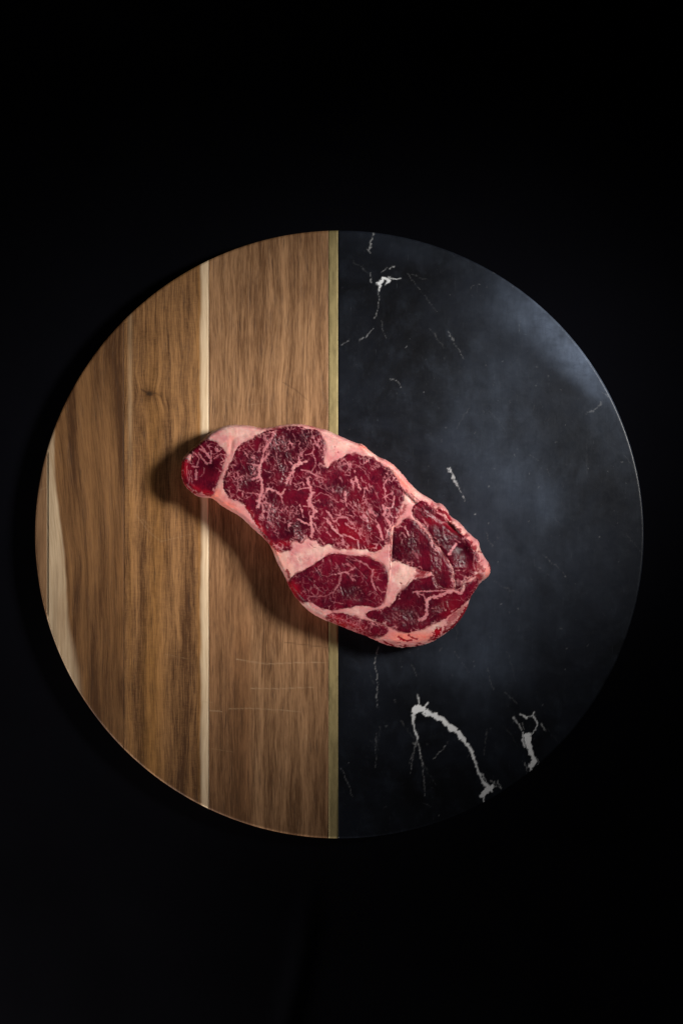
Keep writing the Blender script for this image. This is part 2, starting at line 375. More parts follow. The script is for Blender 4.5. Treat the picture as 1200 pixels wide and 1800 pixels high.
def wood_attrs(x, y):
    z = lambda: np.zeros(x.shape)
    sap = z(); dark = z(); orange = z(); scratch = z(); knot = z(); cut = z()
    wv = vnoise(y * 0.010, x * 0 + 3.3, 4) * 3 + vnoise(y * 0.04, x * 0 + 1.3, 6) * 1.0
    # the pale sapwood along the right edge of the second widest plank
    cm = (x > 219) & (x < 367.2)
    sap = np.maximum(sap, sstep(350 + wv, 357 + wv, x) * cm * (0.85 + 0.15 * sstep(357, 360, x)))
    orange = np.maximum(orange, np.exp(-((x - 351 - wv) / 4.0)**2) * cm * 0.8)
    # pale streak along the left edge of the golden plank
    bm = (x > 83) & (x < 218)
    right = 96 + 22 * sstep(780, 1080, y) + 20 * sstep(1080, 1220, y) + wv
    soft = 3 + 10 * sstep(1000, 1200, y)
    sap = np.maximum(sap, bm * sstep(right + soft, right - soft, x) * sstep(690, 800, y) * (0.62 + 0.25 * fbm(x * .08, y * .006, 3, 33)))
    # cathedral figure of the golden plank
    rg = sstep(1180, 1000, y)
    ring = np.sin((np.hypot((x - 215) * 1.0, (y - 1160) * 0.16) + 5 * fbm(x * .01, y * .004, 2, 8)) * 0.17)
    dark += bm * 0.45 * sstep(-0.2, 1, ring) * sstep(960, 1060, y)
    ring2 = np.sin((np.hypot((x - 262) * 0.75, (y - 640) * 0.11) + 5 * fbm(x * .01, y * .004, 2, 18)) * 0.20)
    dark += bm * 0.34 * sstep(0.0, 1, ring2) * sstep(1050, 900, y)
    dark += bm * (0.28 * sstep(160, 210, x) * sstep(900, 600, y) + 0.16 * sstep(1130, 1350, y))
    orange += bm * (0.25 + 0.35 * sstep(900, 1000, y) * sstep(1250, 1100, y) * sstep(160, 215, x))
    # figured plank: alternating brown bands
    dark += cm * (0.34 * np.exp(-((x - 327 - 2*wv) / 11)**2) + 0.30 * np.exp(-((x - 292 + 2*wv) / 9)**2) * sstep(1000, 650, y)
                  + 0.26 * np.exp(-((x - 250) / 8)**2) * sstep(900, 1050, y) + 0.30 * sstep(236, 222, x) * sstep(1000, 500, y) * 0.5
                  + 0.26 * np.exp(-((x - 306 - wv) / 16)**2) * sstep(1100, 1250, y))
    orange += cm * (0.75 * np.exp(-((x - 272 - 3*wv) / 16)**2) * sstep(500, 800, y) + 0.55 * np.exp(-((x - 258) / 12)**2) * sstep(1050, 1200, y)
                    + 0.4 * np.exp(-((x - 229) / 5)**2))
    sap = np.maximum(sap, cm * 0.22 * np.exp(-((x - 229) / 4)**2) * sstep(900, 700, y))
    # widest plank: smooth reddish left part towards the bottom, grey streaky right part
    dm = (x > 367.2)
    split = sstep(448 + wv, 436 + wv, x)
    orange += dm * (0.55 * split * sstep(900, 1080, y) + 0.6 * np.exp(-((x - 424 - wv) / 14)**2) * sstep(1040, 1180, y) + 0.12)
    dark += dm * (0.20 * split * sstep(1080, 1300, y) + 0.12 * np.exp(-((x - 390) / 10)**2) * sstep(1100, 1300, y)
                  + 0.14 * sstep(1250, 1420, y) + 0.10 * np.exp(-((x - 470 - 3*wv) / 12)**2))
    dark += 0.22 * fbm(x * 0.03, y * 0.006, 3, 21)
    # knot
    kd = np.hypot((x - 263) / 1.0, (y - 692) / 0.75)
    knot = np.maximum(knot, sstep(8.5, 2.5, kd + 2 * vnoise(x * .4, y * .4, 2)))
    stroke(knot, x, y, [(248, 684), (255, 688), (262, 692)], 1.6, 3.0, 0.8)
    stroke(knot, x, y, [(264, 692), (274, 691), (284, 697)], 3.0, 1.0, 0.55)
    dark += 0.5 * np.exp(-(kd / 16)**2)
    bend = 46 * bm * np.sin(math.pi / 2 * np.clip((y - 640) / 560, 0, 1.5)) * (0.45 + 0.55 * sstep(218, 120, x)) + 0 * x
    bend = bend + 7 * np.exp(-((y - 692) / 26.0)**2) * np.tanh((x - 263) / 8) * np.exp(-((x - 263) / 34.0)**2) * -1
    # scratches
    n2 = 0.6 + 0.9 * np.clip(fbm(x * .12, y * .4, 2, 77) + .35, 0, 1)
    for p, wd, v in [([(416, 1159), (440, 1163), (470, 1167), (520, 1165), (574, 1164)], 1.4, .85), ([(440, 1210), (490, 1210.5), (552, 1208)], 1.2, .75),
                     ([(366, 1249), (384, 1250), (390, 1251)], 1.6, .95), ([(402, 1246), (440, 1245), (490, 1248), (528, 1251)], 1.2, .7),
                     ([(352, 1233), (374, 1235)], 1.2, .6), ([(538, 1292), (539, 1300)], 1.3, .7), ([(240, 905), (262, 935), (284, 952)], 0.9, .45),
                     ([(250, 912), (268, 930)], 0.8, .4), ([(282, 952), (340, 938)], 0.8, .35), ([(70, 862), (82, 857)], 1.2, .5), ([(96, 1056), (120, 1058)], 1.0, .6),
                     ([(104, 1135), (122, 1137)], 1.0, .5), ([(372, 1316), (410, 1322)], 0.8, .35), ([(448, 1320), (455, 1370)], 0.9, .35), ([(290, 1150), (330, 1158)], 0.8, .3),
                     ([(390, 702), (430, 712), (470, 708)], 0.8, .25)]:
        stroke(scratch, x, y, p, wd, wd * .6, v)
    scratch *= n2
    for p, wd, v in [([(497, 672), (520, 686), (541, 704)], 1.6, .7), ([(500, 1129), (530, 1133), (574, 1138)], 1.6, .65), ([(446, 1000), (447, 1120)], 1.0, .4),
                     ([(505, 690), (512, 697)], 1.2, .4)]:
        stroke(cut, x, y, p, wd, wd * .6, v)
    return dict(sap=sap, dark=dark, orange=np.clip(orange, 0, 1), scratch=scratch, bend=bend, knot=knot, cut=cut)

board_piece('wood_plank', 61.5, 83, 2.0, wood_attrs, M_wood_far, board, False, True, label='narrow dark plank at the outer edge')
board_piece('wood_plank', 83, 218, 2.0, wood_attrs, M_wood_gold, board, True, True, label='golden plank with a pale streak along its left edge')
board_piece('wood_plank', 218, 367, 1.7, wood_attrs, M_wood_fig, board, True, True, label='figured plank with a small knot and pale sapwood edge')
board_piece('wood_plank', 367, 577, 1.7, wood_attrs, M_wood_main, board, True, True, label='widest plank, next to the brass strip, with light scratches')
board_piece('brass_strip', 577, 594.3, 2.2, lambda x, y: {}, M_brass, board, True, True, -0.00002)

def marble_attrs(x, y):
    v = np.zeros(x.shape); rs = np.random.RandomState(3)
    wob = 0.9 * fbm(x * .075, y * .075, 4, 57, .6)
    jx = 3.0 * fbm(x * .11, y * .11, 4, 51, .6); jy = 3.0 * fbm(x * .11 + 9, y * .11, 4, 52, .6)
    X = x + jx; Y = y + jy
    def st(p, a, b=None, val=1.0):
        global WOB
        WOB = wob; k = 0.84 if val >= .75 else (0.62 if val > .3 else .5)
        stroke(v, X, Y, p, a * k, (b if b is not None else a) * k, val * (1 if val > .6 else .85), 1.0 if val > .6 else .8); WOB = None
    # arched vein
    st([(728, 1249), (735, 1243), (744, 1246), (752, 1254)], 13, 14)
    st([(735, 1222), (736, 1236)], 1.5, 5, .7); st([(748, 1240), (752, 1236)], 4, 2, .8)
    st([(750, 1253), (764, 1258), (775, 1264), (786, 1275), (797, 1282), (806, 1290), (815, 1301)], 10, 9)
    st([(783, 1273), (800, 1283)], 12, 11)
    st([(815, 1301), (822, 1310), (829, 1322), (833, 1333)], 8, 5, .95)
    st([(833, 1333), (838, 1350), (844, 1365), (850, 1377)], 4, 3.5, .75)
    st([(850, 1377), (860, 1384), (864, 1392)], 6, 7, .9); st([(864, 1383), (846, 1398)], 10, 8, .95)
    st([(851, 1396), (850, 1412)], 2.5, 1.5, .8)
    st([(858, 1386), (872, 1382), (880, 1386)], 4, 2, .55); st([(846, 1360), (856, 1378)], 2, 3, .6)
    st([(862, 1372), (872, 1378)], 2, 3, .35); st([(874, 1372), (880, 1388)], 3, 2, .35)
    st([(727, 1254), (726, 1272), (729, 1286), (733, 1300)], 4, 2.6, .75)
    st([(733, 1300), (738, 1322), (743, 1346)], 2.6, 1.6, .5); st([(743, 1346), (747, 1400)], 1.6, 1, .22)
    st([(732, 1300), (726, 1330), (722, 1360)], 1.4, 1, .2); st([(725, 1306), (735, 1308)], 2, 2, .35)
    st([(760, 1335), (782, 1312)], 1.2, .8, .3); st([(720, 1342), (732, 1300)], 1.2, 1, .25)
    # forked vein near the lower right rim
    st([(918, 1287), (918, 1302), (921, 1312)], 3.5, 4, .75)
    st([(923, 1292), (929, 1290)], 10, 8, .95); st([(926, 1292), (930, 1312), (934, 1326), (940, 1338)], 9, 9)
    st([(940, 1338), (932, 1348), (935, 1356)], 11, 6, .95); st([(922, 1340), (926, 1362)], 2, 1.5, .4); st([(944, 1334), (946, 1346)], 3, 2, .6)
    st([(902, 1262), (909, 1270), (916, 1284)], 4, 3, .55); st([(914, 1255), (922, 1262), (932, 1260), (938, 1253)], 3.5, 3, .7)
    st([(936, 1258), (944, 1270), (940, 1284), (932, 1292)], 3.5, 3, .7); st([(950, 1272), (958, 1286)], 2.4, 1.6, .35)
    st([(905, 1262), (902, 1270)], 3, 2, .5); st([(917, 1270), (922, 1284)], 2, 2, .3)
    # upper vein
    st([(656, 408), (652, 424), (649, 438)], 3.2, 4, .34); st([(645, 438), (651, 444)], 4, 3, .4)
    st([(684, 471), (694, 468)], 4, 2.4, .4); st([(668, 480), (680, 470)], 2, 3, .25)
    st([(666, 498), (674, 490), (683, 493)], 7, 9, .85); st([(668, 498), (666, 512)], 5, 3, .75)
    st([(683, 486), (690, 490), (704, 490)], 3.2, 1.4, .65); st([(678, 500), (686, 484)], 3, 2, .5)
    st([(650, 480), (652, 498)], 3, 2, .35); st([(665, 512), (666, 530)], 3, 2, .28)
    st([(666, 530), (662, 548), (658, 560)], 3, 2, .20); st([(654, 578), (645, 590), (632, 598)], 2.4, 2, .22)
    st([(612, 600), (600, 606)], 3, 2, .14)
    # short comet mark and other faint marks
    st([(789, 824), (795, 834), (799, 846)], 4.5, 4, .42); st([(797, 842), (808, 862), (817, 881)], 3.4, 1.2, .36)
    st([(834, 903), (835, 905)], 4, 4, .28); st([(786, 582), (802, 610), (815, 630)], 1.6, 1.2, .13)
    st([(686, 666), (700, 672), (708, 682)], 1.6, 1.2, .16); st([(716, 480), (770, 552)], 1.3, 1, .07)
    st([(1030, 728), (1045, 720), (1056, 708)], 5, 6, .11); st([(1058, 690), (1068, 696)], 4, 3, .10)
    st([(600, 1350), (620, 1400)], 1.6, 1, .12)
    st([(664, 1136), (659, 1160), (662, 1190), (663, 1212), (662, 1244)], 2.2, 1.6, .25)
    st([(661, 1222), (662, 1230)], 3, 3, .25); st([(661, 1290), (660, 1350)], 1.4, 1, .10)
    for q in range(46):
        hx, hy, ha, hl = rs.uniform(620, 1110), rs.uniform(430, 1440), rs.normal(1.25, .5), rs.uniform(8, 60)
        st([(hx, hy), (hx + hl * math.cos(ha) * .5 + rs.uniform(-3, 3), hy + hl * math.sin(ha) * .5), (hx + hl * math.cos(ha), hy + hl * math.sin(ha))], 1.7, 1.2, rs.uniform(.02, .07))
    for q in range(150):
        hx, hy = rs.uniform(605, 1125), rs.uniform(415, 1460); st([(hx, hy), (hx + rs.uniform(-2, 2), hy + rs.uniform(-2, 2))], 2.4, 2.0, rs.uniform(.03, .14))
    # wisps with no clear line
    wz = ridged(x * .012, y * .010, 4, 61) ; v = np.maximum(v, 0.05 * sstep(1.02, 1.25, wz))
    brk = np.clip(0.80 + 1.5 * fbm(x * .22, y * .22, 3, 71), 0.08, 1.0)
    solid = sstep(.45, .7, v); v = v * (solid + (1 - solid) * brk)
    # patches of softbox sheen painted on the stone, with smears
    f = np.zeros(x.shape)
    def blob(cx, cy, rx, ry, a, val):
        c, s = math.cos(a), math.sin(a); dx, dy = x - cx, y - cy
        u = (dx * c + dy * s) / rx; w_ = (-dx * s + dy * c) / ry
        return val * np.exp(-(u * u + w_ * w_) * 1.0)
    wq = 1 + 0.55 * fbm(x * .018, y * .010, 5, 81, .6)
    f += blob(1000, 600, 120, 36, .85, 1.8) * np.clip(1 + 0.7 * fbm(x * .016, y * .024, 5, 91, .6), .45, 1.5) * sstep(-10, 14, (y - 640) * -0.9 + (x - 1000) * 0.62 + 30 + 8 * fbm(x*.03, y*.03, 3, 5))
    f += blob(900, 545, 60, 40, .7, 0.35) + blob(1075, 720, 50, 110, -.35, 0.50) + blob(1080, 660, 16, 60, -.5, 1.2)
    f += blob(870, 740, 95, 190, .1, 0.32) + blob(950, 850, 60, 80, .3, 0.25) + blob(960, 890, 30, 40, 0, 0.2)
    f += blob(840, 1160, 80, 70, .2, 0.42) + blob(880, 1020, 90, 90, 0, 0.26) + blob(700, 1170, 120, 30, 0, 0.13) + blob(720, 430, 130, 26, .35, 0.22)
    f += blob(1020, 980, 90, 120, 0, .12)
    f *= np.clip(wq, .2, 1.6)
    return dict(vein=np.clip(v, 0, 1), painted_sheen=f)
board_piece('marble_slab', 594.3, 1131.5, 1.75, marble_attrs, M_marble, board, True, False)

# ------------------------------------------------------------------ the steak
TS = 0.0235; ZE = 0.019                         # thickness; mean height at which its top was measured
OUT = [(316.2,822.5),(318.7,807.5),(325,798),(337.5,787),(352,774),(365,762.5),(382.5,751),(400,746),(417.5,745.5),(440,747),(455,751.5),(475,750.5),(495,745.5),(520,743.7),
 (540,746),(557,751),(575,755),(600,767),(626.7,778.7),(637,779),(646.7,789),(661,800),(669,804),(680,808),(696,820),(709,834.7),(720,849),(741,868),(757,876),(765,884),(776,884),
 (786.7,896),(792,908),(808,917),(821,933),(832,944),(842.7,951),(845,967),(853,980),(863,994),(864,1005),(858.7,1016),(845,1025),(838,1036),(826.7,1053),(823,1070),(813,1086.7),
 (800,1103),(780,1119),(756.7,1133),(730,1139),(700,1140.5),(673,1134),(646.7,1121),(620,1111),(593,1100),(566.7,1090),(543,1077),(526.7,1060),(513,1043),(505,1027),(500,1013),(488,993),
 (480,972),(472.5,956),(460,943),(450,935),(435,920),(417.5,905),(392.5,892.5),(377.5,880),(370,874.5),(350,874),(337.5,867.5),(325,855),(318,843)]
MUS = {
 'tip': A((330,290),(470,268),(600,340),(720,465),(672,560),(645,680),(600,800),(552,950),(510,1052),(400,1040),(260,1022),(170,960),(95,880),(48,770),(52,640),(75,560),(130,545),(215,600),(235,480),(170,430),(250,340)),
 'eye': B((250,140),(430,97),(560,80),(650,95),(700,130),(770,140),(850,125),(905,200),(965,320),(972,420),(945,540),(950,640),(1000,690),(1050,640),(1090,585),(1180,545))
   + D((30,235),(130,190),(170,155),(300,150),(370,190),(450,200),(520,205),(580,260),(650,310),(750,370),(810,440),(870,530),(900,600),(945,690),(950,780),(895,850),(885,950),(850,1050),(805,1150))
   + E((770,30),(745,100),(738,170),(750,260),(680,285),(640,345),(560,388),(480,385),(420,352),(340,362),(220,338),(100,352),(0,340))
   + C_((1060,615),(1000,600),(930,632),(880,590),(870,530),(790,545),(740,510),(680,520),(640,585),(600,560),(520,545),(480,600),(510,680),(420,690),(350,712),(280,665),(200,610),(140,540),(80,430),(30,340),(-20,270),(-60,200))
   + A((960,1150),(870,1112),(770,1082),(710,1005),(680,930),(682,830),(720,735),(760,640),(820,520),(850,430),(900,360),(960,312),(1050,280),(1120,240),(1210,185),(1290,140)),
 'oval': H_((122,520),(170,440),(230,390),(350,340),(440,290),(540,220),(670,132),(760,100),(900,115),(1100,136)) + E((250,455),(440,460),(520,510),(620,550),(680,600),(722,690),(730,790),(712,900),(692,1010),(655,1130),(560,1180),(480,1155),(300,1140))
   + H_((1000,860),(880,868),(780,900),(680,882),(560,852),(500,805),(430,765),(350,792),(270,762),(190,680),(130,585)),
 'inner': [(480+a/3, 900+b/3) for a, b in [(633,85),(668,72),(690,32),(722,35),(770,80),(812,125),(850,180),(900,240),(938,308),(935,340),(955,395),(900,400),(862,380),(848,335),(830,308),(800,312),(740,287),(690,272),(650,247),(617,264),(620,150)]],
 'outer': F_((-60,280),(0,215),(60,168),(130,185),(200,240),(260,300),(340,330),(420,400),(440,490),(520,540),(620,640),(740,715),(755,800),(790,865),(860,895),(880,960),(850,1060),(830,1150)) + G((1040,30),(1060,90),(960,125),(885,175),(862,262),(785,268),(745,200),(640,80),(560,10))
   + F_((700,1120),(520,1160),(440,975),(360,880),(280,775),(230,690),(160,560),(70,465),(-20,395)),
 'lower': G((-53,453),(0,330),(100,262),(160,200),(240,132),(370,132),(500,92),(560,70),(640,120),(735,215),(780,285),(860,285),(905,200),(1060,172),(1112,110),(1120,240),(1060,340),(1000,430),(900,482),(800,580),(700,632),(630,705),(500,742),(400,792),(300,832),(200,870),(60,885),(-107,805),(-320,722),(-480,645),(-400,585),(-160,560)),
 'rim': [(480+a/3, 900+b/3) for a, b in [(268,545),(340,528),(410,543),(470,566),(560,586),(612,612),(590,640),(545,662),(500,652),(430,632),(370,606),(300,580)]],
}
STEP = 0.9
GX = np.arange(308, 874, STEP); GY = np.arange(735, 1148, STEP)
X, Y = np.meshgrid(GX, GY)
OUTS = smooth_poly(OUT, 1)
d = sdf(OUTS, X, Y) + 0.7 * fbm(X * .09, Y * .09, 3, 11)
# --- silhouette roundness: steeper on the left and top, long slope at the lower right
ang_w = 9 + 5 * sstep(430, 330, X) + 16 * sstep(620, 760, X) * sstep(1040, 1110, Y) + 12 * sstep(800, 840, X) * sstep(900, 960, Y) + 4 * sstep(700, 800, X) + 7 * sstep(1000, 1080, Y) * sstep(450, 520, X)
u = np.clip(d / ang_w, 0, 1)
prof = (1 - (1 - u)**2.3)**(1 / 2.3)
H = TS * (0.42 + 0.58 * prof)
H += 0.0006 * fbm(X * .012, Y * .012, 3, 13) * u                                  # slow undulation
H += 0.00028 * fbm(X * .055, Y * .055, 3, 14) * sstep(0, .5, u)
H -= 0.0030 * sstep(420, 330, X) * u                                              # thinner tip
# fold: the left part stands over the inner muscle along a straight slit
side = (X - (690 - (Y - 925) * 0.06))
fy = sstep(905, 935, Y) * sstep(1030, 985, Y)
H += fy * (0.0010 * sstep(0.4, -0.4, side) * sstep(-50, 0, side) - 0.0011 * sstep(-0.4, 0.4, side) * sstep(34, 0, side) * sstep(995, 975, Y))
# lumpy bulges and folds along the right rim
def bump_at(cx, cy, rx, ry, ang, h):
    c, s = math.cos(ang), math.sin(ang); a = ((X - cx) * c + (Y - cy) * s) / rx; b = (-(X - cx) * s + (Y - cy) * c) / ry
    return h * np.exp(-(a * a + b * b))
for b in [(775,892,14,6,.5,.0016),(770,905,20,4,.7,.0012),(805,932,22,6,.75,.0014),(836,958,9,12,.3,.0018),(852,996,9,16,.2,.0016),(790,925,24,5,.75,-.0022),(812,965,16,10,.8,-.0018),
          (820,990,14,10,.3,-.0010),(748,905,12,4,.6,.0012),(640,785,8,3,.5,.0010),(716,868,26,3,.75,.0006),(735,878,20,2.2,.7,.0007),(722,880,26,2.5,.75,-.0007),
          (790,1100,16,5,-.5,.0010),(760,1115,14,6,-.3,.0008),(770,1085,20,4,-.4,-.0008),(705,1125,22,5,.1,.0007),(420,770,22,4,-.35,-.0005),(408,785,4,14,.1,-.0006),(640,1052,18,10,.2,-.0007),
          (810,1075,8,14,.6,.0010),(830,1040,6,10,.5,.0007),(560,935,18,5,.0,.0005),(700,1000,14,10,0,.0006)]:
    H += bump_at(*b)
# --- muscles
muscd = {}; inside = np.full(X.shape, -99.0)
for k, P in MUS.items():
    q = sdf(smooth_poly(P, 1), X, Y) + (0.9 if k == 'oval' else 1.9) * fbm(X * .13, Y * .13, 4, len(k)*3, .7)
    q = q + {'oval': .5, 'eye': 1.5, 'tip': 1.6}.get(k, 1.2)
    q = np.minimum(q, d - 0.4)
    if k in ('inner',): q = np.minimum(q, side - 0.2 + 3 * (Y < 925))
    muscd[k] = q
# keep neighbours from overlapping
muscd['lower'] = np.minimum(muscd['lower'], -muscd['inner'] - 0.2); muscd['lower'] = np.minimum(muscd['lower'], -muscd['outer'] - 0.2)
muscd['outer'] = np.minimum(muscd['outer'], -muscd['inner'] - 2.2)
for k in muscd: inside = np.maximum(inside, muscd[k])

